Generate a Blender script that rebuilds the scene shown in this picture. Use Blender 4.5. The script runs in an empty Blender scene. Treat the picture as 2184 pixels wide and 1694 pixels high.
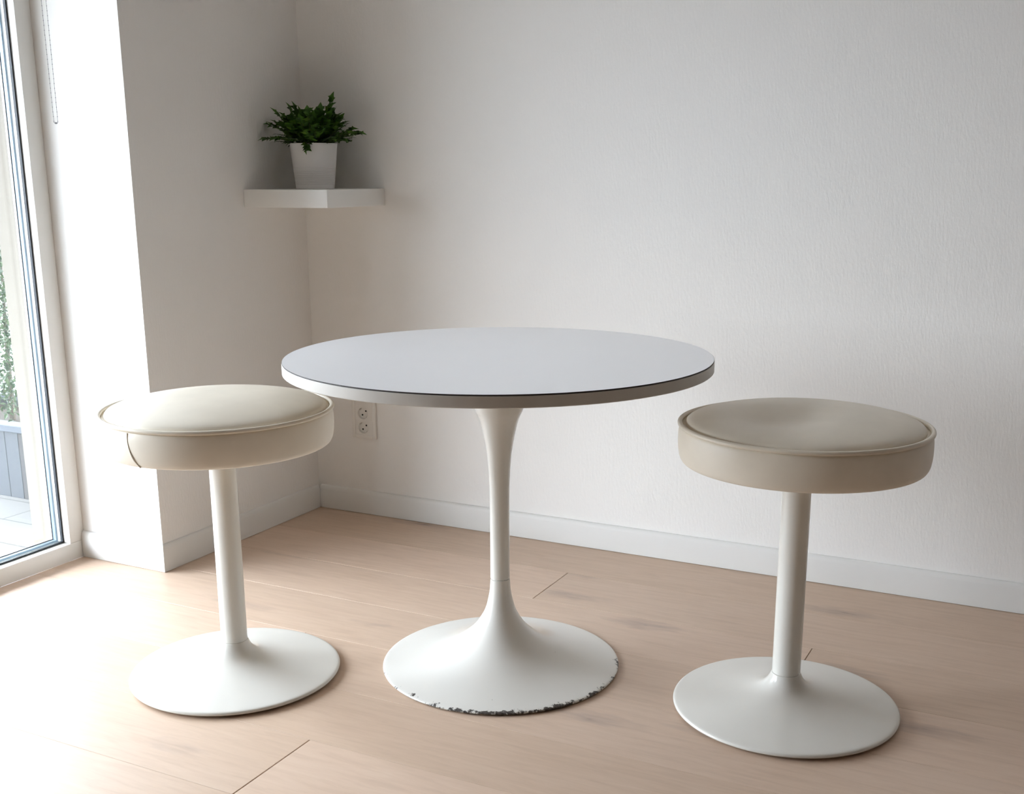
import bpy, bmesh, math, random
from mathutils import Vector, Matrix
random.seed(7)
sc = bpy.context.scene
COL = sc.collection
PI = math.pi

# ------------------------------------------------------------------ helpers
def tag(o, label=None, cat=None, group=None, kind=None):
    if label: o['label'] = label
    if cat: o['category'] = cat
    if group: o['group'] = group
    if kind: o['kind'] = kind
    return o

def empty(name, loc, label, cat, group=None, rz=0.0):
    o = bpy.data.objects.new(name, None); COL.objects.link(o)
    o.empty_display_size = .05
    o.location = loc; o.rotation_euler = (0, 0, rz)
    return tag(o, label, cat, group)

def build(name, bm, mats, parent=None, smooth=True, sharp=35):
    me = bpy.data.meshes.new(name)
    bmesh.ops.recalc_face_normals(bm, faces=bm.faces)
    if smooth:
        for f in bm.faces: f.smooth = True
    bm.to_mesh(me); bm.free()
    if smooth: me.set_sharp_from_angle(angle=math.radians(sharp))
    if not isinstance(mats, (list, tuple)): mats = [mats]
    for m in mats: me.materials.append(m)
    o = bpy.data.objects.new(name, me); COL.objects.link(o)
    if parent: o.parent = parent
    return o

def add_box(bm, a, b, bev=0.0, seg=2):
    x0, y0, z0 = a; x1, y1, z1 = b
    vs = [bm.verts.new(p) for p in [(x0,y0,z0),(x1,y0,z0),(x1,y1,z0),(x0,y1,z0),(x0,y0,z1),(x1,y0,z1),(x1,y1,z1),(x0,y1,z1)]]
    fs = [bm.faces.new([vs[i] for i in q]) for q in [(0,3,2,1),(4,5,6,7),(0,1,5,4),(1,2,6,5),(2,3,7,6),(3,0,4,7)]]
    if bev > 0:
        es = {e for f in fs for e in f.edges}
        bmesh.ops.bevel(bm, geom=list(es), offset=bev, segments=seg, profile=.5, affect='EDGES')

def add_prism(bm, poly, z0, z1):
    lo = [bm.verts.new((x, y, z0)) for x, y in poly]; hi = [bm.verts.new((x, y, z1)) for x, y in poly]
    n = len(poly)
    bm.faces.new(lo[::-1]); bm.faces.new(hi)
    for i in range(n): bm.faces.new((lo[i], lo[(i+1) % n], hi[(i+1) % n], hi[i]))

def add_lathe(bm, prof, seg=96, c=(0, 0), close=False, mat=0):
    rings = []
    for r, z in prof:
        if r < 1e-6: rings.append([bm.verts.new((c[0], c[1], z))])
        else: rings.append([bm.verts.new((c[0]+r*math.cos(2*PI*i/seg), c[1]+r*math.sin(2*PI*i/seg), z)) for i in range(seg)])
    pairs = list(zip(rings, rings[1:]))
    if close: pairs.append((rings[-1], rings[0]))
    for a, b in pairs:
        for i in range(seg):
            j = (i+1) % seg
            if len(a) == 1 and len(b) == 1: continue
            if len(a) == 1: f = bm.faces.new((a[0], b[i], b[j]))
            elif len(b) == 1: f = bm.faces.new((a[i], b[0], a[j]))
            else: f = bm.faces.new((a[i], b[i], b[j], a[j]))
            f.material_index = mat

def smooth_prof(pts, n=6):
    """Catmull-Rom through the profile points"""
    out = []
    P = [pts[0]] + list(pts) + [pts[-1]]
    for i in range(1, len(P)-2):
        p0, p1, p2, p3 = P[i-1], P[i], P[i+1], P[i+2]
        for k in range(n):
            t = k/n
            q = tuple(.5*((2*p1[j]) + (-p0[j]+p2[j])*t + (2*p0[j]-5*p1[j]+4*p2[j]-p3[j])*t*t + (-p0[j]+3*p1[j]-3*p2[j]+p3[j])*t**3) for j in (0, 1))
            out.append(q)
    out.append(pts[-1])
    return out

def add_tube(bm, pts, rad, seg=8, cap=True):
    pts = [Vector(p) for p in pts]
    rings = []
    for i, p in enumerate(pts):
        d = (pts[min(i+1, len(pts)-1)] - pts[max(i-1, 0)]).normalized()
        up = Vector((0, 0, 1)) if abs(d.z) < .9 else Vector((1, 0, 0))
        u = d.cross(up).normalized(); v = d.cross(u)
        r = rad[i] if isinstance(rad, (list, tuple)) else rad
        rings.append([bm.verts.new(p + r*(math.cos(2*PI*k/seg)*u + math.sin(2*PI*k/seg)*v)) for k in range(seg)])
    for a, b in zip(rings, rings[1:]):
        for k in range(seg): bm.faces.new((a[k], a[(k+1) % seg], b[(k+1) % seg], b[k]))
    if cap and seg > 2:
        bm.faces.new(rings[0][::-1]); bm.faces.new(rings[-1])

# ------------------------------------------------------------------ materials
def newmat(name):
    m = bpy.data.materials.new(name); m.use_nodes = True
    nt = m.node_tree; b = nt.nodes['Principled BSDF']
    return m, nt, b
def N(nt, t, **kw):
    n = nt.nodes.new(t)
    for k, v in kw.items(): setattr(n, k, v)
    return n
def L(nt, a, b): nt.links.new(a, b)
def math_node(nt, op, a=None, b=None, c=None, clamp=False):
    n = N(nt, 'ShaderNodeMath', operation=op); n.use_clamp = clamp
    for i, v in enumerate((a, b, c)):
        if v is None: continue
        if isinstance(v, (int, float)): n.inputs[i].default_value = v
        else: L(nt, v, n.inputs[i])
    return n.outputs[0]
def ramp(nt, fac, stops):
    n = N(nt, 'ShaderNodeValToRGB'); cr = n.color_ramp
    while len(cr.elements) < len(stops): cr.elements.new(.5)
    for e, (p, c) in zip(cr.elements, stops):
        e.position = p; e.color = (*c, 1) if len(c) == 3 else c
    L(nt, fac, n.inputs[0]); return n.outputs[0]
def mixc(nt, fac, a, b, blend='MIX'):
    n = N(nt, 'ShaderNodeMix', data_type='RGBA', blend_type=blend)
    if isinstance(fac, (int, float)): n.inputs[0].default_value = fac
    else: L(nt, fac, n.inputs[0])
    for i, v in ((6, a), (7, b)):
        if isinstance(v, tuple): n.inputs[i].default_value = (*v, 1)
        else: L(nt, v, n.inputs[i])
    return n.outputs[2]
def noise(nt, vec, scale, detail=3, rough=.5, stretch=None, dist=0):
    if stretch:
        mp = N(nt, 'ShaderNodeMapping'); mp.inputs['Scale'].default_value = stretch
        L(nt, vec, mp.inputs[0]); vec = mp.outputs[0]
    n = N(nt, 'ShaderNodeTexNoise'); n.inputs['Scale'].default_value = scale
    n.inputs['Detail'].default_value = detail; n.inputs['Roughness'].default_value = rough
    n.inputs['Distortion'].default_value = dist
    L(nt, vec, n.inputs['Vector']); return n.outputs['Fac']
def bump(nt, b, h, strength, dist):
    n = N(nt, 'ShaderNodeBump'); n.inputs['Strength'].default_value = strength; n.inputs['Distance'].default_value = dist
    L(nt, h, n.inputs['Height']); L(nt, n.outputs[0], b.inputs['Normal'])
def objco(nt): return N(nt, 'ShaderNodeTexCoord').outputs['Object']

def plain(name, col, rough=.5, var=.03, spec=.5, nscale=6, bumps=None, coat=0, metal=0):
    m, nt, b = newmat(name)
    co = objco(nt)
    f = noise(nt, co, nscale, 4)
    c0 = tuple(max(0, x*(1-var)) for x in col); c1 = tuple(min(1, x*(1+var)) for x in col)
    L(nt, ramp(nt, f, [(.3, c0), (.7, c1)]), b.inputs['Base Color'])
    b.inputs['Roughness'].default_value = rough
    b.inputs['Specular IOR Level'].default_value = spec
    b.inputs['Metallic'].default_value = metal
    b.inputs['Coat Weight'].default_value = coat
    if bumps:
        sca, st, di, stretch = bumps
        bump(nt, b, noise(nt, co, sca, 4, .6, stretch), st, di)
    return m

WALLC = (.845, .825, .795)
M = {}
M['wall'] = plain('wall_paint', WALLC, .85, .012, .25, 1.5, (95, .22, .004, (1.6, 1.6, .5)))
M['ceiling'] = plain('ceiling_boards', (.88, .865, .845), .8, .05, .2)
M['farwall'] = plain('far_wall_darkened', (.175, .165, .155), .7, .08, .3)  # unseen walls, given a dark colour to hold down the bounced fill light
M['base'] = plain('baseboard_paint', (.76, .745, .715), .5, .012, .4)
M['frame'] = plain('window_frame_paint', (.82, .81, .78), .4, .012, .4)
M['enamel'] = plain('stool_enamel', (.765, .75, .70), .18, .015, .5, 9, (60, .02, .002, None))
M['vinyl'] = plain('seat_vinyl', (.82, .755, .64), .42, .03, .45, 14, (420, .05, .001, None))
M['piping'] = plain('piping_vinyl', (.79, .725, .61), .38, .03, .45, 14)
M['rubber'] = plain('foot_rubber', (.03, .028, .026), .8, .1)
M['laminate'] = plain('tabletop_laminate', (.90, .905, .925), .30, .006, .5, 4)
M['darkedge'] = plain('laminate_edge', (.035, .025, .022), .6, .1)
M['band'] = plain('edge_band', (.53, .50, .455), .4, .03, .4, 20)
M['shelf'] = plain('shelf_lacquer', (.80, .79, .76), .45, .01, .4)
M['pot'] = plain('pot_glaze', (.78, .765, .75), .45, .02, .4)
M['soil'] = plain('soil', (.03, .022, .015), .95, .3, .2, 90, (120, .6, .01, None))
M['plastic'] = plain('outlet_plastic', (.80, .775, .73), .35, .01, .45)
M['dark'] = plain('dark_recess', (.02, .018, .016), .7, .1)
M['metal'] = plain('contact_metal', (.6, .58, .55), .3, .05, metal=1)
M['chain'] = plain('chain_plastic', (.19, .195, .20), .4, .05)
M['gasket'] = plain('gasket_rubber', (.012, .016, .022), .6, .1)
M['spacer'] = plain('spacer_aluminium', (.28, .37, .46), .35, .05, metal=.6)
M['outer'] = plain('exterior_render', (.205, .180, .150), .85, .02, .2, 3)
M['planter'] = plain('planter_paint', (.035, .040, .050), .6, .12, .3, 3)
M['planter_dark'] = plain('planter_board_brown', (.026, .024, .026), .6, .12, .3, 3)
M['planter_rim'] = plain('planter_rim_paint', (.055, .065, .082), .55, .08, .3, 3)
M['sub'] = plain('floor_joint', (.10, .07, .055), .9, .1, .1)
M['stem'] = plain('plant_stem', (.10, .13, .035), .6, .2)
M['bark'] = plain('bark', (.09, .07, .05), .9, .25)

def leafmat(name, dark, mid, light, trans=.15):
    m, nt, b = newmat(name)
    g = N(nt, 'ShaderNodeNewGeometry')
    col = ramp(nt, g.outputs['Random Per Island'], [(0, dark), (.55, mid), (1, light)])
    f = noise(nt, objco(nt), 120, 3)
    L(nt, mixc(nt, f, col, mixc(nt, 1.0, col, (1.35, 1.4, 1.1), 'MULTIPLY')), b.inputs['Base Color'])
    b.inputs['Roughness'].default_value = .45
    b.inputs['Specular IOR Level'].default_value = .35
    tr = N(nt, 'ShaderNodeBsdfTranslucent'); L(nt, col, tr.inputs[0])
    mx = N(nt, 'ShaderNodeMixShader'); mx.inputs[0].default_value = trans
    L(nt, b.outputs[0], mx.inputs[1]); L(nt, tr.outputs[0], mx.inputs[2])
    L(nt, mx.outputs[0], nt.nodes['Material Output'].inputs[0])
    return m
M['ivy'] = leafmat('ivy_leaf', (.018, .050, .008), (.045, .115, .014), (.12, .22, .030))
M['fern'] = leafmat('fern_leaf', (.008, .024, .012), (.016, .045, .018), (.035, .080, .030))
M['hedge'] = leafmat('hedge_leaf', (.012, .030, .014), (.035, .070, .028), (.085, .125, .055), .3)

# floor: whitewashed oak planks; every plank is an island of the mesh
def floor_mat():
    m, nt, b = newmat('oak_planks')
    g = N(nt, 'ShaderNodeNewGeometry'); rnd = g.outputs['Random Per Island']
    off = N(nt, 'ShaderNodeCombineXYZ')
    L(nt, math_node(nt, 'MULTIPLY', rnd, 37.0), off.inputs[0]); L(nt, math_node(nt, 'MULTIPLY', rnd, 11.0), off.inputs[1])
    ad = N(nt, 'ShaderNodeVectorMath', operation='ADD'); L(nt, objco(nt), ad.inputs[0]); L(nt, off.outputs[0], ad.inputs[1])
    v = ad.outputs[0]
    grain = noise(nt, v, 7, 6, .6, (1.0, 9, 1), .6)
    fine = noise(nt, v, 60, 5, .65, (.5, 12, 1))
    cloud = noise(nt, v, 2.2, 3, .5, (1, 2.2, 1))
    base = ramp(nt, grain, [(.30, (.565, .415, .305)), (.52, (.635, .475, .355)), (.75, (.675, .520, .400))])
    base = mixc(nt, math_node(nt, 'MULTIPLY', cloud, .35), base, (.66, .52, .43))
    base = mixc(nt, math_node(nt, 'MULTIPLY', fine, .22), base, (.52, .38, .28))
    # grey-lilac smudges round small knots
    mp = N(nt, 'ShaderNodeMapping'); mp.inputs['Scale'].default_value = (2.6, 8.5, 1); L(nt, v, mp.inputs[0])
    wob = N(nt, 'ShaderNodeTexNoise'); wob.inputs['Scale'].default_value = 5; L(nt, mp.outputs[0], wob.inputs['Vector'])
    wv = N(nt, 'ShaderNodeVectorMath', operation='SCALE'); wv.inputs['Scale'].default_value = .35; L(nt, wob.outputs['Color'], wv.inputs[0])
    av = N(nt, 'ShaderNodeVectorMath', operation='ADD'); L(nt, mp.outputs[0], av.inputs[0]); L(nt, wv.outputs[0], av.inputs[1])
    vo = N(nt, 'ShaderNodeTexVoronoi'); vo.inputs['Scale'].default_value = 1.0; L(nt, av.outputs[0], vo.inputs['Vector'])
    sep = N(nt, 'ShaderNodeSeparateColor'); L(nt, vo.outputs['Color'], sep.inputs[0])
    pick = math_node(nt, 'GREATER_THAN', sep.outputs[0], .52)
    halo = math_node(nt, 'SUBTRACT', 1.0, math_node(nt, 'DIVIDE', vo.outputs['Distance'], .30), clamp=True)
    core = math_node(nt, 'SUBTRACT', 1.0, math_node(nt, 'DIVIDE', vo.outputs['Distance'], .055), clamp=True)
    brk = math_node(nt, 'MULTIPLY', noise(nt, v, 16, 4, .6, (.5, 4, 1)), 1.3, clamp=True)
    k1 = math_node(nt, 'MULTIPLY', math_node(nt, 'MULTIPLY', halo, pick), math_node(nt, 'MULTIPLY', brk, .85))
    base = mixc(nt, k1, base, (.25, .19, .17))
    k2 = math_node(nt, 'MULTIPLY', math_node(nt, 'MULTIPLY', core, pick), .55)
    base = mixc(nt, k2, base, (.12, .085, .07))
    # plank to plank tint
    tint = ramp(nt, rnd, [(0, (.95, .94, .92)), (.5, (1, 1, 1)), (1, (1.05, 1.045, 1.05))])
    base = mixc(nt, 1.0, base, tint, 'MULTIPLY')
    L(nt, base, b.inputs['Base Color'])
    L(nt, math_node(nt, 'MULTIPLY_ADD', fine, .12, .40), b.inputs['Roughness'])
    b.inputs['Specular IOR Level'].default_value = .45
    bump(nt, b, fine, .05, .002)
    return m
M['floor'] = floor_mat()

# table base enamel with chipped paint along the rim (wear)
def table_base_mat():
    m, nt, b = newmat('table_base_enamel')
    co = objco(nt)
    sp = N(nt, 'ShaderNodeSeparateXYZ'); L(nt, co, sp.inputs[0])
    r = math_node(nt, 'SQRT', math_node(nt, 'ADD', math_node(nt, 'POWER', sp.outputs[0], 2.0), math_node(nt, 'POWER', sp.outputs[1], 2.0)))
    # wear direction: towards the room (front and right)
    ang = math_node(nt, 'DIVIDE', math_node(nt, 'ADD', math_node(nt, 'MULTIPLY', sp.outputs[0], .70), math_node(nt, 'MULTIPLY', sp.outputs[1], -.714)), .2716)
    wear = math_node(nt, 'MULTIPLY_ADD', ang, .70, .38, clamp=True)
    rim = math_node(nt, 'DIVIDE', math_node(nt, 'SUBTRACT', r, .2530), .0180, clamp=True)
    n1 = noise(nt, co, 95, 5, .7); n2 = noise(nt, co, 26, 3, .5)
    s = math_node(nt, 'ADD', math_node(nt, 'MULTIPLY', n1, .55), math_node(nt, 'MULTIPLY', n2, .45))
    s = math_node(nt, 'MULTIPLY_ADD', math_node(nt, 'SUBTRACT', s, .5), 2.0, .5)
    th = math_node(nt, 'MULTIPLY', math_node(nt, 'POWER', rim, 1.1), math_node(nt, 'MULTIPLY_ADD', wear, .30, .10))
    chip = math_node(nt, 'MULTIPLY', math_node(nt, 'SUBTRACT', math_node(nt, 'ADD', s, th), .835), 16.0, clamp=True)
    # a few specks on the plate
    vo = N(nt, 'ShaderNodeTexVoronoi'); vo.inputs['Scale'].default_value = 17; L(nt, co, vo.inputs['Vector'])
    sep = N(nt, 'ShaderNodeSeparateColor'); L(nt, vo.outputs['Color'], sep.inputs[0])
    sz = math_node(nt, 'MULTIPLY', noise(nt, co, 200, 2), .085)
    sk = math_node(nt, 'MULTIPLY', math_node(nt, 'LESS_THAN', vo.outputs['Distance'], sz), math_node(nt, 'GREATER_THAN', sep.outputs[1], .80))
    sk = math_node(nt, 'MULTIPLY', sk, math_node(nt, 'GREATER_THAN', r, .13))
    mask = math_node(nt, 'MAXIMUM', chip, math_node(nt, 'MULTIPLY', sk, .8))
    under = ramp(nt, noise(nt, co, 140, 3), [(.35, (.035, .03, .026)), (.62, (.11, .10, .09)), (.75, (.5, .48, .45))])
    f = noise(nt, co, 8, 3)
    paint = ramp(nt, f, [(.3, (.755, .74, .695)), (.7, (.775, .76, .715))])
    L(nt, mixc(nt, mask, paint, under), b.inputs['Base Color'])
    L(nt, math_node(nt, 'MULTIPLY_ADD', mask, .4, .15), b.inputs['Roughness'])
    inv = math_node(nt, 'SUBTRACT', 1.0, mask)
    bump(nt, b, inv, .5, .0006)
    return m
M['tbase'] = table_base_mat()

def glass_mat():
    m, nt, b = newmat('window_glass')
    nt.nodes.remove(b)
    t = N(nt, 'ShaderNodeBsdfTransparent'); t.inputs[0].default_value = (.96, .985, .98, 1)
    g = N(nt, 'ShaderNodeBsdfGlossy'); g.inputs['Roughness'].default_value = .0
    fr = N(nt, 'ShaderNodeFresnel'); 
    # a thin pane: both of its faces reflect like air to glass
    ge = N(nt, 'ShaderNodeNewGeometry')
    L(nt, math_node(nt, 'MULTIPLY_ADD', ge.outputs['Backfacing'], 1/1.45-1.45, 1.45), fr.inputs[0])
    mx = N(nt, 'ShaderNodeMixShader'); L(nt, fr.outputs[0], mx.inputs[0])
    L(nt, t.outputs[0], mx.inputs[1]); L(nt, g.outputs[0], mx.inputs[2])
    L(nt, mx.outputs[0], nt.nodes['Material Output'].inputs[0])
    return m
M['glass'] = glass_mat()

def terrace_mat():
    m, nt, b = newmat('terrace_paving')
    co = objco(nt)
    br = N(nt, 'ShaderNodeTexBrick'); br.inputs['Scale'].default_value = 1
    br.inputs['Brick Width'].default_value = 1.6; br.inputs['Row Height'].default_value = .19
    br.inputs['Mortar Size'].default_value = .004; br.inputs['Mortar Smooth'].default_value = .2
    br.inputs['Color1'].default_value = (.135, .132, .127, 1); br.inputs['Color2'].default_value = (.145, .142, .137, 1); br.inputs['Mortar'].default_value = (.06, .058, .055, 1)
    mp = N(nt, 'ShaderNodeMapping'); mp.inputs['Location'].default_value = (.35, -.02, 0); L(nt, co, mp.inputs[0])
    L(nt, mp.outputs[0], br.inputs['Vector'])
    L(nt, br.outputs['Color'], b.inputs['Base Color']); b.inputs['Roughness'].default_value = .8
    return m
M['terrace'] = terrace_mat()

# ------------------------------------------------------------------ room shell
TB = .012                       # baseboard thickness; baseboard faces lie in x=0 and y=0
XW, YP = -.3239, -.729          # window plane, pier's window-side face
XR, YB, ZC = 6.4, -8.2, 2.62     # right wall, back wall, ceiling
WY1, ZH = -2.45, 2.22           # far jamb and head of the window opening

def struct(name, bm, m, label, cat, smooth=False):
    return tag(build(name, bm, m, None, smooth), label, cat, None, 'structure')

# floor planks
bm = bmesh.new()
rows = [.23, .4555, .685, .915, 1.145, 1.361, 1.594]
while rows[-1] < -YB: rows.append(rows[-1] + .2283)
ends = [-.05, 1.03, 1.7715, 1.80, .63, .56, .976, 1.95, 2.2]
y0 = .012
for k, r in enumerate(rows):
    y1 = -min(r, -YB)
    e = ends[k] if k < len(ends) else random.uniform(-.2, 2.4)
    xs = [XW] + [q for q in (e-2.6, e, e+2.6) if XW+.15 < q < XR-.05] + [XR]
    for a, c in zip(xs, xs[1:]):
        g, gy = .0009, .00035
        add_box(bm, (a + (g if a > XW else 0), y1+gy, -.014), (c - (g if c < XR else 0), y0-gy, 0), .0007, 1)
    y0 = y1
    if -y1 >= -YB - 1e-6: break
struct('floor', bm, M['floor'], 'whitewashed oak plank floor with wide pale boards', 'floor')
bm = bmesh.new(); add_box(bm, (XW, YB, -.10), (XR, .012, -.006)); struct('trim_1', bm, M['sub'], 'dark underlay showing in the joints between the floor boards', 'floor underlay')

bm = bmesh.new(); add_box(bm, (XW-.16, YB-.2, ZC), (XR+.2, .212, ZC+.2)); struct('ceiling', bm, M['ceiling'], 'pale ceiling above the room', 'ceiling')
bm = bmesh.new(); add_box(bm, (-TB, TB, -.1), (XR+.2, TB+.2, ZC)); struct('wall_back', bm, M['wall'], 'white rough-plastered wall behind the table', 'wall')
bm = bmesh.new(); add_box(bm, (XR, YB-.2, -.1), (XR+.2, TB, ZC)); struct('wall_right', bm, M['farwall'], 'unseen side wall opposite the window, coloured dark to cut bounced light', 'wall')
bm = bmesh.new(); add_box(bm, (XW-.16, YB-.2, -.1), (XR, YB, ZC)); struct('wall_front', bm, M['farwall'], 'unseen wall at the far end of the room, coloured dark to cut bounced light', 'wall')
# wall with the window: the pier in the corner, the part beyond the window, the lintel
bm = bmesh.new()
XF = -.4072                      # outer face of window frame
add_prism(bm, [(-TB, TB+.2), (-.485, TB+.2), (-.485, -.777), (XF, -.777), (XF, YP), (-TB, YP)], -.2, ZC)
add_prism(bm, [(XW, YB), (XW, WY1), (XF, WY1), (XF, WY1+.048), (-.485, WY1+.048), (-.485, YB)], -.2, ZC)
add_box(bm, (-.485, WY1+.048, ZH), (XW+.0, -.777, ZC))
add_prism(bm, [(-.485, -.777), (XF, -.777), (XF, YP), (-TB, YP), (-TB, YP-.001), (XW, YP-.06), (XW, -.777)], ZH, ZC)
for f in bm.faces:
    if f.calc_center_median().x < XF-.001: f.material_index = 1      # rendered outside of the wall
struct('wall_left', bm, [M['wall'], M['outer']], 'white wall pier beside the tall window', 'wall')

# baseboards: flat face with a coved top
def skirting(name, p, q, n, cap0, cap1, label):
    """p,q: face line ends (xy), n: unit vector from the face to the wall; cap: mitre shift along the run at the wall"""
    bm = bmesh.new()
    prof = [(0, .0012), (0, .0660), (.0008, .0685), (.0020, .0725), (.0038, .0765), (.0060, .0787), (.0090, .0797), (.012, .0800), (.012, .0012)]
    p, q, n = Vector(p), Vector(q), Vector(n); t = (q-p).normalized()
    A = [bm.verts.new((*(p + n*d + t*cap0*d/TB), z)) for d, z in prof]
    B = [bm.verts.new((*(q + n*d + t*cap1*d/TB), z)) for d, z in prof]
    k = len(prof)
    for i in range(k): bm.faces.new((A[i], A[(i+1) % k], B[(i+1) % k], B[i]))
    bm.faces.new(A[::-1]); bm.faces.new(B)
    o = build(name, bm, M['base'], None, True, 40)
    return tag(o, label, 'baseboard', None, 'structure')
PD = -.7409
skirting('baseboard_back', (.0004, 0), (XR, 0), (0, 1), 0, 0, 'white baseboard along the wall behind the table')
skirting('baseboard_left', (0, PD), (0, -.0008), (-1, 0), TB, 0, 'white baseboard along the shaded side of the wall pier')
skirting('baseboard_pier', (XW+.002, PD), (0, PD), (0, 1), 0, -TB, 'short white baseboard on the bright window side of the wall pier')
skirting('baseboard_right', (XR-TB, 0), (XR-TB, YB+TB), (1, 0), 0, 0, 'white baseboard along the wall opposite the window')

# ------------------------------------------------------------------ window
win = empty('window_1', (XW, YP, 0), 'tall white framed window reaching down to the floor', 'window'); win['kind'] = 'structure'
def wpart(name, boxes, m, bev=0.0, parent=win, cyl=None):
    bm = bmesh.new()
    for a, b in boxes: add_box(bm, tuple(a[i]-win.location[i] for i in range(3)), tuple(b[i]-win.location[i] for i in range(3)), bev)
    o = build(name, bm, m, parent, bev > 0, 30)
    if parent is not win: o.matrix_parent_inverse = Matrix.Identity(4)
    return o
FW = .0515                      # visible frame width
ya, yb = YP-.001, WY1+.001      # frame outer extents
ym0, ym1 = -1.55, -1.63       # mullion
g = .0004
wpart('jamb', [((XF, ya-FW, .0515), (XW, ya, ZH-.001))], M['frame'], .0012)
wpart('jamb', [((XF, yb, .0515), (XW, yb+FW, ZH-.001))], M['frame'], .0012)
wpart('mullion', [((XF, ym1, .0515), (XW, ym0, ZH-FW-.001))], M['frame'], .0012)
wpart('bottom_rail', [((XF, yb, 0), (XW, ya, .0511))], M['frame'], .0012)
wpart('top_rail', [((XF, yb+FW+g, ZH-FW), (XW, ya-FW-g, ZH-.001))], M['frame'], .0012)
XG = -.3590                     # inner pane
for (p0, p1) in ((ym0, ya-FW), (yb+FW, ym1)):
    zb, zt = .0515, ZH-FW
    def ring(x0, x1, w):
        return [((x0, p0, zb), (x1, p0+w, zt)), ((x0, p1-w, zb), (x1, p1, zt)), ((x0, p0+w, zb), (x1, p1-w, zb+w)), ((x0, p0+w, zt-w), (x1, p1-w, zt))]
    pane = wpart('glass_pane', [((XG-.003, p0+.0005, zb+.0005), (XG, p1-.0005, zt-.0005))], M['glass'])
    wpart('glass_pane', [((-.3925, p0+.0005, zb+.0005), (-.3895, p1-.0005, zt-.0005))], M['glass'])
    wpart('gasket', ring(XG, XG+.009, .0045), M['gasket'])
    wpart('spacer', ring(-.3880, -.3760, .006), M['spacer'])
    wpart('outer_gasket', ring(-.3895, -.3880, .008), M['gasket'])

# bead chain of a blind, hanging by the reveal
ch = empty('pull_chain', (-.243, -.752, 1.235), 'thin beaded blind chain hanging in a long loop beside the window frame', 'pull chain')
bm = bmesh.new()
def strand(x0, y0_, x1, y1_, z0, z1):
    n = int((z1-z0)/.012)
    pts = []
    for i in range(n+1):
        t = i/n; pts.append(Vector((x0+(x1-x0)*t, y0_+(y1_-y0_)*t, z0+(z1-z0)*t)))
    return pts
lo = [Vector((-.2448+.0030*math.cos(a)*1.0, -.752+.004*math.cos(a), 1.2480+.006*math.sin(a)-.006)) for a in [PI+ PI*k/6 for k in range(7)]]
s1 = strand(-.2478, -.756, -.2535, -.757, 1.254, ZH-.001)
s2 = strand(-.2418, -.748, -.2395, -.749, 1.254, ZH-.001)
path = s1[::-1] + lo + s2
path = [p - Vector(ch.location) for p in path]
add_tube(bm, path, .0005, 5)
for p in path:
    bmesh.ops.create_icosphere(bm, subdivisions=1, radius=.0013, matrix=Matrix.Translation(p))
build('bead_strand', bm, M['chain'], ch, True, 80)
bm = bmesh.new(); bmesh.ops.create_uvsphere(bm, u_segments=10, v_segments=8, radius=.0026, matrix=Matrix.Translation(Vector((-.2448, -.752, 1.2375))-Vector(ch.location)))
build('chain_connector', bm, M['chain'], ch, True, 80)

# ------------------------------------------------------------------ outside
bm = bmesh.new(); add_box(bm, (-9, -9, -.3), (-.485, 6, -.10)); struct('terrace_1', bm, M['terrace'], 'pale paved terrace outside the window', 'terrace')
bm = bmesh.new(); add_box(bm, (-2.3, -7, 2.36), (-.487, 1.6, 2.58)); struct('sky_blocker_slab', bm, M['outer'], 'unseen slab added over the terrace to block steep skylight', 'sky blocker')  # added out of view: keeps steep skylight off the pier and nearby floor
pl = empty('planter_box', (-1.5, .10, -.10), 'grey vertical-board planter box on the terrace outside the window', 'planter')
bm = bmesh.new()
W0, W1, D0, D1, PH = -.60, .62, -.24, .24, .262
for i in range(17):
    x = W0 + i*.0732
    fb = bmesh.new(); add_box(fb, (x, D0, 0), (x+.0722, D0+.018, PH), .0015, 1)
    build('front_board', fb, M['planter_dark'] if i % 5 == 1 else M['planter'], pl, False)
    add_box(bm, (x, D1-.018, 0), (x+.0722, D1, PH), .0015, 1)
for i in range(6):
    y = D0+.02 + i*.0735
    add_box(bm, (W0, y, 0), (W0+.018, y+.0725, PH), .0015, 1); add_box(bm, (W1+.006, y, 0), (W1+.024, y+.0725, PH), .0015, 1)
build('board_panel', bm, M['planter'], pl, False)
bm = bmesh.new()
for a, b in (((W0-.012, D0-.012, PH), (W1+.036, D0+.05, PH+.026)), ((W0-.012, D1-.05, PH), (W1+.036, D1+.012, PH+.026)), ((W0-.012, D0+.05, PH), (W0+.05, D1-.05, PH+.026)), ((W1-.03, D0+.05, PH), (W1+.036, D1-.05, PH+.026))):
    add_box(bm, a, b, .002, 1)
build('rim', bm, M['planter_rim'], pl, False)
bm = bmesh.new(); add_box(bm, (W0+.02, D0+.02, .18), (W1, D1-.02, .235)); build('soil', bm, M['soil'], pl, False)

hd = empty('hedge_shrub', (-1.5, .10, .135), 'bushy pale green shrub growing in the grey planter outside', 'shrub')
bm = bmesh.new()
rng = random.Random(3)
for i in range(16000):
    t = rng.random()
    x = rng.uniform(-.62, .64); z = .075 + .735*t**.85
    y = rng.uniform(-.25, .25)*(1.0-.25*abs(t-.5))
    if rng.random() < .55: y = -abs(y)*.4-.15 + rng.uniform(-.05, .05)
    s = rng.uniform(.007, .015)
    mt = Matrix.Translation((x, y, z)) @ Matrix.Rotation(rng.uniform(0, 2*PI), 4, 'Z') @ Matrix.Rotation(rng.uniform(-1.2, 1.2), 4, 'X') @ Matrix.Rotation(rng.uniform(-1, 1), 4, 'Y')
    vs = [bm.verts.new(mt @ Vector(p)*1.0) for p in ((0, -s, 0), (s*.5, -s*.1, s*.12), (0, s, 0), (-s*.5, -s*.1, s*.12))]
    bm.faces.new(vs)
build('foliage', bm, M['hedge'], hd, False)
bm = bmesh.new()
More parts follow.
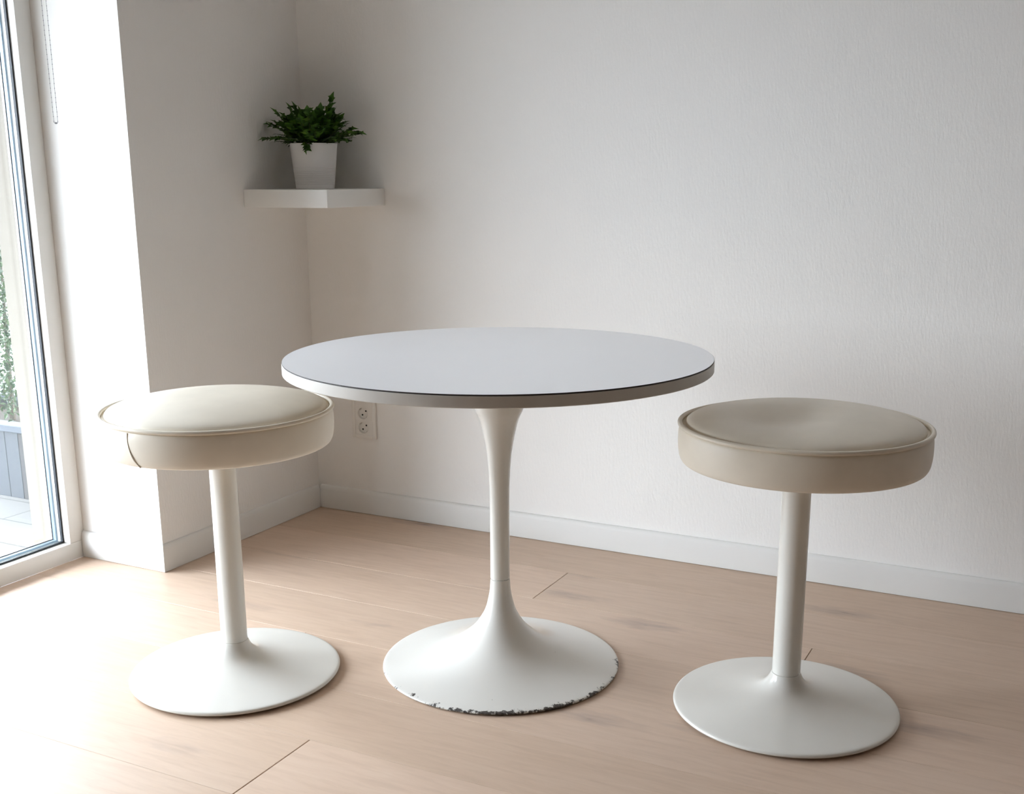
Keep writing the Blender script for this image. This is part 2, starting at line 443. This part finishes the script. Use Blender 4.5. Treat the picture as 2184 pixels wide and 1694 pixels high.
for i in range(9):
    x = -.5 + i*.13
    add_tube(bm, [(x, 0, .002), (x+rng.uniform(-.03, .03), rng.uniform(-.04, .04), .3), (x+rng.uniform(-.08, .08), rng.uniform(-.08, .08), .68)], [.012, .009, .004], 7)
build('branch', bm, M['bark'], hd)

# ------------------------------------------------------------------ table
TX, TY, TH = 1.1458, -.8596, .72
tb = empty('round_table', (TX, TY, 0), 'round white pedestal table with chipped paint on the base rim', 'table')
bm = bmesh.new()
add_lathe(bm, [(0, .7185), (.4606, .7185), (.4612, .7190), (.4612, .7196), (.4606, .72), (0, .72)], 160)
for f in bm.faces:
    c = f.calc_center_median()
    if math.hypot(c.x, c.y) > .4600: f.material_index = 1
top = build('tabletop', bm, [M['laminate'], M['darkedge']], tb, True, 30); top['label'] = 'pale bluish white laminate top'
bm = bmesh.new()
zt, zb = .7170, .7185-.0262+.0015
add_lathe(bm, [(0, zb), (.455, zb), (.4600, zb+.0006), (.4616, zb+.002), (.4618, zb+.012), (.4616, zt-.001), (.4608, zt), (0, zt)], 160)
build('edge_band', bm, M['band'], tb, True, 30)
bm = bmesh.new(); add_lathe(bm, [(0, .7168), (.4598, .7168), (.4598, .7187), (0, .7187)], 160)
o = build('laminate_core', bm, M['darkedge'], tb, True, 30); o['label'] = 'thin dark line under the laminate'
# tulip column
col = [(.053, .6940), (.0535, .640), (.053, .600), (.0478, .5873-.001), (.0402, .5662), (.0316, .525), (.0274, .4972), (.0249, .4694), (.0232, .4414), (.0222, .4132), (.0219, .3564), (.0219, .28), (.0220, .2103), (.0196, .2096), (0, .2096)]
col = [(.064, .6935), (.0635, .665), (.060, .632), (.0530, .599)] + [(.0478, .5873)] + col[4:]
bm = bmesh.new(); add_lathe(bm, [(0, .6935), (.064, .6935)] + smooth_prof(col[:-3], 5) + col[-3:], 72); build('column', bm, M['enamel'], tb, True, 40)
bs = [(.0220, .2072), (.0226, .200), (.0243, .178), (.0300, .150), (.0355, .1326), (.0435, .1170), (.0560, .098), (.0740, .0790), (.0980, .0600), (.1280, .0440), (.1640, .0305), (.2000, .0210), (.2350, .0138), (.2600, .0096), (.2690, .0078), (.2716, .0060), (.2716, .0042), (.2700, .0025)]
bm = bmesh.new(); add_lathe(bm, [(0, .2086), (.0190, .2086), (.0192, .2074)] + smooth_prof(bs, 4) + [(0, .0025)], 128); build('base', bm, M['tbase'], tb, True, 50)
bm = bmesh.new(); add_lathe(bm, [(0, 0), (.262, 0), (.262, .0026), (0, .0026)], 96); build('foot_pad', bm, M['rubber'], tb)

# ------------------------------------------------------------------ stools
CR = Vector((.8896, .4567)); CF = Vector((.4567, -.8896))
def stool(loc, seat_off, label, dent, seam):
    t = empty('stool', (loc[0], loc[1], 0), label, 'stool', 'matching white pedestal stools with round padded seats')
    ox, oy = seat_off
    # base plate with small flare
    bs = [(.0300, .0808), (.0312, .0785), (.0340, .0715), (.0400, .0620), (.0500, .0525), (.0640, .0450), (.0850, .0380), (.1150, .0310), (.1500, .0250), (.1900, .0190), (.2200, .0150), (.2300, .0132), (.2330, .0110), (.2338, .0085), (.2325, .0062), (.2290, .0052)]
    bm = bmesh.new(); add_lathe(bm, [(0, .0812), (.0292, .0812)] + smooth_prof(bs, 4) + [(.21, .0052), (.205, .0085), (0, .0085)], 112); build('base', bm, M['enamel'], t, True, 55)
    bm = bmesh.new(); add_lathe(bm, [(.200, 0), (.214, 0), (.214, .0056), (.200, .0056)], 96, close=True); build('foot_ring', bm, M['rubber'], t)
    bm = bmesh.new(); add_lathe(bm, [(0, .0816), (.0285, .0816), (.0291, .0822), (.0291, .30), (.0291, .545), (0, .545)], 64); build('pole', bm, M['enamel'], t, True, 40)
    # upholstered seat: boxed side, piping, domed top
    side = [(.2400, .6105), (.2440, .6060), (.2462, .5950), (.2468, .5800), (.2462, .5650), (.2440, .5500), (.2410, .5420), (.2370, .5375), (.2300, .5360)]
    bm = bmesh.new(); add_lathe(bm, [(0, .6105), (.225, .6105)] + smooth_prof(side, 4) + [(0, .5360)], 128, (ox, oy)); build('seat_side', bm, M['vinyl'], t, True, 60)
    bm = bmesh.new()
    pr = [(.2436+.0051*math.cos(a), .6132+.0046*math.sin(a)) for a in [2*PI*k/14 for k in range(14)]]
    add_lathe(bm, pr, 128, (ox, oy), close=True); build('piping', bm, M['piping'], t, True, 80)
    dome = [(0, .6460), (.06, .6452), (.11, .6425), (.155, .6375), (.190, .6315), (.213, .6262), (.2255, .6215), (.2310, .6165), (.2325, .6106)]
    bm = bmesh.new(); add_lathe(bm, smooth_prof(dome, 5) + [(0, .6106)], 128, (ox, oy))
    if dent:
        (dx, dy), dd, sg = dent
        for v in bm.verts:
            if v.co.z < .6115: continue
            r2 = (v.co.x-dx)**2 + (v.co.y-dy)**2
            rr = math.hypot(v.co.x-ox, v.co.y-oy)/.2385
            v.co.z -= dd*math.exp(-r2/(2*sg*sg))*max(0, 1-rr**4)
    build('seat_top', bm, M['vinyl'], t, True, 60)
    if seam is not None:
        bm = bmesh.new(); n = 14
        pts = []
        for i in range(n+1):
            u = i/n
            z = .6065 - u*.069
            r = .2444 + .0022*math.sin(PI*u) - .0065*max(0, u-.75)*4*.7
            a = seam + .10*u**2.2
            pts.append((ox + r*math.cos(a), oy + r*math.sin(a), z))
        add_tube(bm, pts, .0018, 8)
        build('side_seam', bm, M['piping'], t, True, 80)
    return t
S1 = (.630, -1.1745); S2 = (1.789, -.7915)
stool(S1, (-.002, -.001), 'cream pedestal stool left of the table near the window, with a seam on its side', None, SEAM1 if 'SEAM1' in globals() else -1.64)
dc = -.070*CR + .055*CF
stool(S2, (.006, .001), 'pedestal stool with beige seat right of the table, dent in its cushion', ((.006+dc.x, .001+dc.y), .018, .058), None)

# ------------------------------------------------------------------ shelf, plant
SX, SY, SZ, ST = .2924, -.2874, 1.0583, .0514
bm = bmesh.new(); add_box(bm, (-TB+.0006, SY, SZ-ST), (SX, TB-.0006, SZ), .0012, 2)
sh = build('corner_shelf', bm, M['shelf'], None, True, 30); tag(sh, 'thick white floating shelf mounted in the corner of the room', 'shelf')

PX, PY = .131, -.1235
pp = empty('potted_plant', (PX, PY, SZ), 'small leafy green plant in a white ribbed pot on the corner shelf', 'plant')
prof = [(0, 0), (.0560, 0), (.0575, .0010), (.0580, .004)]
def pr_(z): return .0578 + (.0712-.0578)*(z/.133)
z = .004
rib = []
for k in range(11):
    zz = .012 + k*.0052
    rib += [(pr_(zz-.0012), zz-.0012), (pr_(zz)-.0006, zz), (pr_(zz+.0012), zz+.0012)]
rib += [(pr_(.040)+.0001, .0405)]
rib = sorted(rib, key=lambda q: q[1])
prof += rib + [(pr_(.10), .10), (pr_(.131), .131), (pr_(.133)-.0004, .1330), (.0692, .1330), (.0686, .131), (.0660, .110), (0, .110)]
bm = bmesh.new(); add_lathe(bm, prof, 72); build('pot', bm, M['pot'], pp, True, 40)
bm = bmesh.new(); add_lathe(bm, [(0, .1235), (.03, .1225), (.0664, .1195), (.0660, .1105), (0, .1105)], 40); build('soil', bm, M['soil'], pp)

rg = random.Random(21)
def leaf_pts(kind, s):
    if kind == 'ivy':   # lobed ivy outline
        half = [(0, 0), (.22, -.10), (.40, .02), (.30, .22), (.52, .38), (.27, .50), (.16, .72), (0, 1.0)]
    else:               # narrow pinna
        half = [(0, 0), (.10, .12), (.14, .40), (.09, .72), (0, 1.0)]
    right = [(x*s, y*s) for x, y in half]; left = [(-x, y) for x, y in right[1:-1]][::-1]
    return right, left
def add_leaf(bm, kind, pos, d, nrm, s):
    d = Vector(d).normalized(); nrm = Vector(nrm); nrm = (nrm - d*nrm.dot(d))
    nrm = nrm.normalized() if nrm.length > 1e-4 else d.orthogonal().normalized()
    sd = d.cross(nrm)
    right, left = leaf_pts(kind, s)
    fold = rg.uniform(.15, .45); curl = rg.uniform(.0, .35)
    def P(x, y): return bm.verts.new(Vector(pos) + sd*x + d*y + nrm*(abs(x)*fold - curl*y*y/s))
    rv = [P(x, y) for x, y in right]; lv = [P(x, y) for x, y in left]
    n = len(rv)
    # one mid vein chain shared
    mids = [rv[0]] + [P(0, y) for x, y in right[1:-1]] + [rv[-1]]
    lv = lv[::-1]
    for i in range(n-1):
        a = [mids[i], rv[i] if i > 0 else None, rv[i+1] if i < n-2 else None, mids[i+1]]
        a = [q for q in a if q is not None]
        if len(a) > 2: bm.faces.new(a)
        b = [mids[i+1], lv[i] if i < n-2 else None, lv[i-1] if i > 0 else None, mids[i]]
        b = [q for q in b if q is not None]
        if len(b) > 2: bm.faces.new(b)
def curve(az, el, length, droop, n=8, r0=.042):
    p = Vector((r0*math.cos(az), r0*math.sin(az), .129)); e = el; pts = [p.copy()]
    for i in range(n):
        d = Vector((math.cos(az)*math.cos(e), math.sin(az)*math.cos(e), math.sin(e)))
        p = p + d*length/n; e -= droop/n; pts.append(p.copy())
    return pts
azR = math.atan2(CR.y, CR.x)
def sprig(kind, az, el, length, droop, s, stemr=.0011):
    pts = curve(az, el, length, droop)
    # keep clear of the two walls
    for p in pts:
        p.x = max(p.x, -PX-TB+.012); p.y = min(p.y, -PY+TB-.012)
    bm = bmesh.new(); add_tube(bm, pts, [stemr*(1-.6*i/len(pts)) for i in range(len(pts))], 5)
    for f in bm.faces: f.material_index = 1
    n = len(pts)
    for i in range(2, n):
        d = (pts[i]-pts[i-1]).normalized(); sdv = d.cross(Vector((0, 0, 1)))
        sdv = sdv.normalized() if sdv.length > .1 else Vector((1, 0, 0))
        up = sdv.cross(d)
        if kind == 'ivy':
            for sg in (1, -1):
                ld = d*.6 + sdv*sg*rg.uniform(.5, 1.1) + up*rg.uniform(-.3, .5)
                add_leaf(bm, 'ivy', pts[i], ld, up + Vector((rg.uniform(-.6, .6), rg.uniform(-.6, .6), .3)), s*rg.uniform(.75, 1.2)*(1-.25*i/n))
        else:
            for q in (0, .5):
                b = pts[i-1].lerp(pts[i], q)
                for sg in (1, -1):
                    k = (i-1+q)/n
                    add_leaf(bm, 'fern', b, d*.55 + sdv*sg + up*.1, up, s*(1.15-.8*k)*rg.uniform(.9, 1.1))
    d = (pts[-1]-pts[-2]).normalized()
    add_leaf(bm, kind, pts[-1], d, Vector((rg.uniform(-.4, .4), rg.uniform(-.4, .4), 1)), s*(1.0 if kind == 'ivy' else .7))
    o = build('ivy_sprig' if kind == 'ivy' else 'fern_frond', bm, [M[kind], M['stem']], pp, True, 60)
    return o
for i in range(40):
    az = azR + 2*PI*i/40*1.0 + rg.uniform(-.15, .15)
    c = abs(math.cos(az-azR))
    el = (.45, 1.25, .8, 1.4, 1.05)[i % 5] + rg.uniform(-.1, .1)
    ln = rg.uniform(.070, .088) + .022*c*max(0, 1.15-el)
    sprig('ivy', az, el, ln, rg.uniform(.1, .7), .027)
for i in range(12):                       # upright sprigs from the middle of the pot
    az = 2*PI*i/12 + rg.uniform(-.2, .2)
    sprig('ivy', az, rg.uniform(1.1, 1.5), rg.uniform(.085, .105), rg.uniform(-.1, .5), .027)
for i in range(18):
    az = azR + 2*PI*(i+.5)/18 + rg.uniform(-.15, .15)
    el = (.35, .7, 1.05)[i % 3] + rg.uniform(-.12, .12)
    sprig('fern', az, el, rg.uniform(.072, .092), rg.uniform(.3, .8), .022)
# the longer sprigs that stand out of the outline
sprig('ivy', azR+PI-.15, .78, .118, .55, .024); sprig('ivy', azR-.25, .62, .112, .75, .026)
sprig('ivy', azR-.35, 1.42, .128, .1, .028); sprig('ivy', azR-PI+.5, 1.05, .112, .3, .026)
sprig('ivy', azR-PI/2-.1, .55, .045, 1.9, .022); sprig('ivy', azR-PI/2+.35, 1.0, .070, 1.0, .028)

# ------------------------------------------------------------------ wall outlet
OX0, OX1, OZ0, OZ1 = .1425, .2340, .2590, .4060
ot = empty('wall_outlet', ((OX0+OX1)/2, TB, OZ0), 'white double power outlet low on the wall behind the table', 'power outlet')
cx0 = (OX0+OX1)/2
socks = [(.1855-cx0, .2945-OZ0), (.1855-cx0, .3425-OZ0)]
R_S = .0195
bm = bmesh.new()
hw = (OX1-OX0)/2; hh = OZ1-OZ0
yF = -.0105; yI = -.0090
# plate: outer frame (four chamfered bars) and an inner field with two round holes
def quad(*p): bm.faces.new([bm.verts.new(q) for q in p])
fx, fz = .013, .013
add_box(bm, (-hw, yF, 0), (-hw+fx, -.0003, hh), .0015); add_box(bm, (hw-fx, yF, 0), (hw, -.0003, hh), .0015)
add_box(bm, (-hw+fx-.001, yF+.0002, 0), (hw-fx+.001, -.0003, fz), .0015); add_box(bm, (-hw+fx-.001, yF+.0002, hh-fz), (hw-fx+.001, -.0003, hh), .0015)
ix0, ix1, iz0, iz1 = -hw+fx-.002, hw-fx+.002, fz-.002, hh-fz+.002
zc = [q[1] for q in socks]; zm = (zc[0]+zc[1])/2
cells = [(iz0, zm, socks[0]), (zm, zm+(zm-iz0), socks[1])]
quad((ix0, yI, cells[1][1]), (ix1, yI, cells[1][1]), (ix1, yI, iz1), (ix0, yI, iz1))
for z0, z1, (sx, sz) in cells:
    seg = 40; ci = []; sq = []
    for k in range(seg):
        a = 2*PI*k/seg; c, s = math.cos(a), math.sin(a)
        ci.append(bm.verts.new((sx+R_S*c, yI, sz+R_S*s)))
        tx = ((ix1-sx) if c > 0 else (sx-ix0))/max(abs(c), 1e-6); tz = ((z1-sz) if s > 0 else (sz-z0))/max(abs(s), 1e-6)
        tt = min(tx, tz); sq.append(bm.verts.new((sx+tt*c, yI, sz+tt*s)))
    for k in range(seg):
        j = (k+1) % seg; bm.faces.new((ci[k], ci[j], sq[j], sq[k]))
build('face_plate', bm, M['plastic'], ot, True, 25)
for sx, sz in socks:
    bm = bmesh.new(); seg = 40
    rings = []
    for r, y in ((R_S+.0012, yI-.0008), (R_S, yI-.0010), (R_S-.0006, yI+.0002), (R_S-.0006, -.0010), (0, -.0010)):
        rings.append([bm.verts.new((sx+r*math.cos(2*PI*k/seg), y, sz+r*math.sin(2*PI*k/seg))) for k in range(seg)] if r else [bm.verts.new((sx, y, sz))])
    for a, b in zip(rings, rings[1:]):
        for k in range(seg):
            j = (k+1) % seg
            bm.faces.new((a[k], a[j], b[j], b[k]) if len(b) > 1 else (a[k], a[j], b[0]))
    so = build('socket', bm, M['plastic'], ot, True, 30)
    for ddx, ddz in ((-.0068, -.0068), (.0068, .0068)):
        bm = bmesh.new()
        bmesh.ops.create_cone(bm, cap_ends=True, segments=16, radius1=.0030, radius2=.0030, depth=.0006, matrix=Matrix.Translation((sx+ddx, -.0014, sz+ddz)) @ Matrix.Rotation(PI/2, 4, 'X'))
        build('pin_hole', bm, M['dark'], so, False)
    for ddx, ddz in ((-.0125, .0125), (.0125, -.0125)):
        bm = bmesh.new()
        u = Vector((ddx, 0, ddz)).normalized(); w = Vector((u.z, 0, -u.x)); c = Vector((sx, 0, sz)) + u*(R_S-.0022)
        vs = []
        for y in (-.0075, -.0012):
            for a, b in ((-.003, -.001), (.003, -.001), (.003, .0014), (-.003, .0014)):
                p = c + w*a + u*b; vs.append(bm.verts.new((p.x, y, p.z)))
        for q in [(0, 1, 2, 3), (4, 7, 6, 5), (0, 4, 5, 1), (1, 5, 6, 2), (2, 6, 7, 3), (3, 7, 4, 0)]: bm.faces.new([vs[i] for i in q])
        o = build('ground_contact', bm, M['metal'], so, False)

# ------------------------------------------------------------------ light: overcast daylight
w = bpy.data.worlds.new('World'); sc.world = w; w.use_nodes = True
nt = w.node_tree; bg = nt.nodes['Background']
co = N(nt, 'ShaderNodeTexCoord'); sp = N(nt, 'ShaderNodeSeparateXYZ'); L(nt, co.outputs['Generated'], sp.inputs[0])
L(nt, ramp(nt, math_node(nt, 'MULTIPLY_ADD', sp.outputs[2], .5, .5), [(.0, (.03, .03, .03)), (.495, (.05, .05, .05)), (.505, (.865, .87, .985)), (1, (.945, .95, 1.075))]), bg.inputs[0])
bg.inputs[1].default_value = 27
ld = bpy.data.lights.new('window_daylight', 'AREA'); ld.shape = 'RECTANGLE'; ld.size = abs(WY1-YP); ld.size_y = ZH
ld.cycles.is_portal = True
lo_ = bpy.data.objects.new('window_daylight', ld); COL.objects.link(lo_)
lo_.location = (-.49, (YP+WY1)/2, ZH/2); lo_.rotation_euler = (0, -PI/2, 0)
lo_.rotation_euler = Vector((1, 0, 0)).to_track_quat('-Z', 'Z').to_euler()

# ------------------------------------------------------------------ camera
cd = bpy.data.cameras.new('camera'); cam = bpy.data.objects.new('camera', cd); COL.objects.link(cam)
Rm = ((0.8896, 0.4567, -0.0050), (-0.1083, 0.2216, 0.9691), (-0.4437, 0.8616, -0.2466))
yaw, pit, rol = -.47554, .24913, -.00513
fw = Vector((math.sin(yaw)*math.cos(pit), math.cos(yaw)*math.cos(pit), -math.sin(pit))); r0 = Vector((math.cos(yaw), -math.sin(yaw), 0)); u0 = r0.cross(fw)
rt = math.cos(rol)*r0 + math.sin(rol)*u0; up = -math.sin(rol)*r0 + math.cos(rol)*u0
mt = Matrix((rt, up, -fw)).transposed().to_4x4(); mt.translation = (2.29438, -3.02834, 1.09955)
cam.matrix_world = mt
cd.sensor_width = 36; cd.lens = 2434.48/2184*36; cd.shift_y = (990.42-847)/2184
cd.clip_start = .05
sc.camera = cam
sc.view_settings.view_transform = 'Standard'; sc.view_settings.look = 'None'; sc.view_settings.gamma = 1
sc.view_settings.use_curve_mapping = False
sc.view_settings.exposure = 0.12
sc.cycles.use_denoising = True
sc.cycles.max_bounces = 14; sc.cycles.diffuse_bounces = 8; sc.cycles.transparent_max_bounces = 16
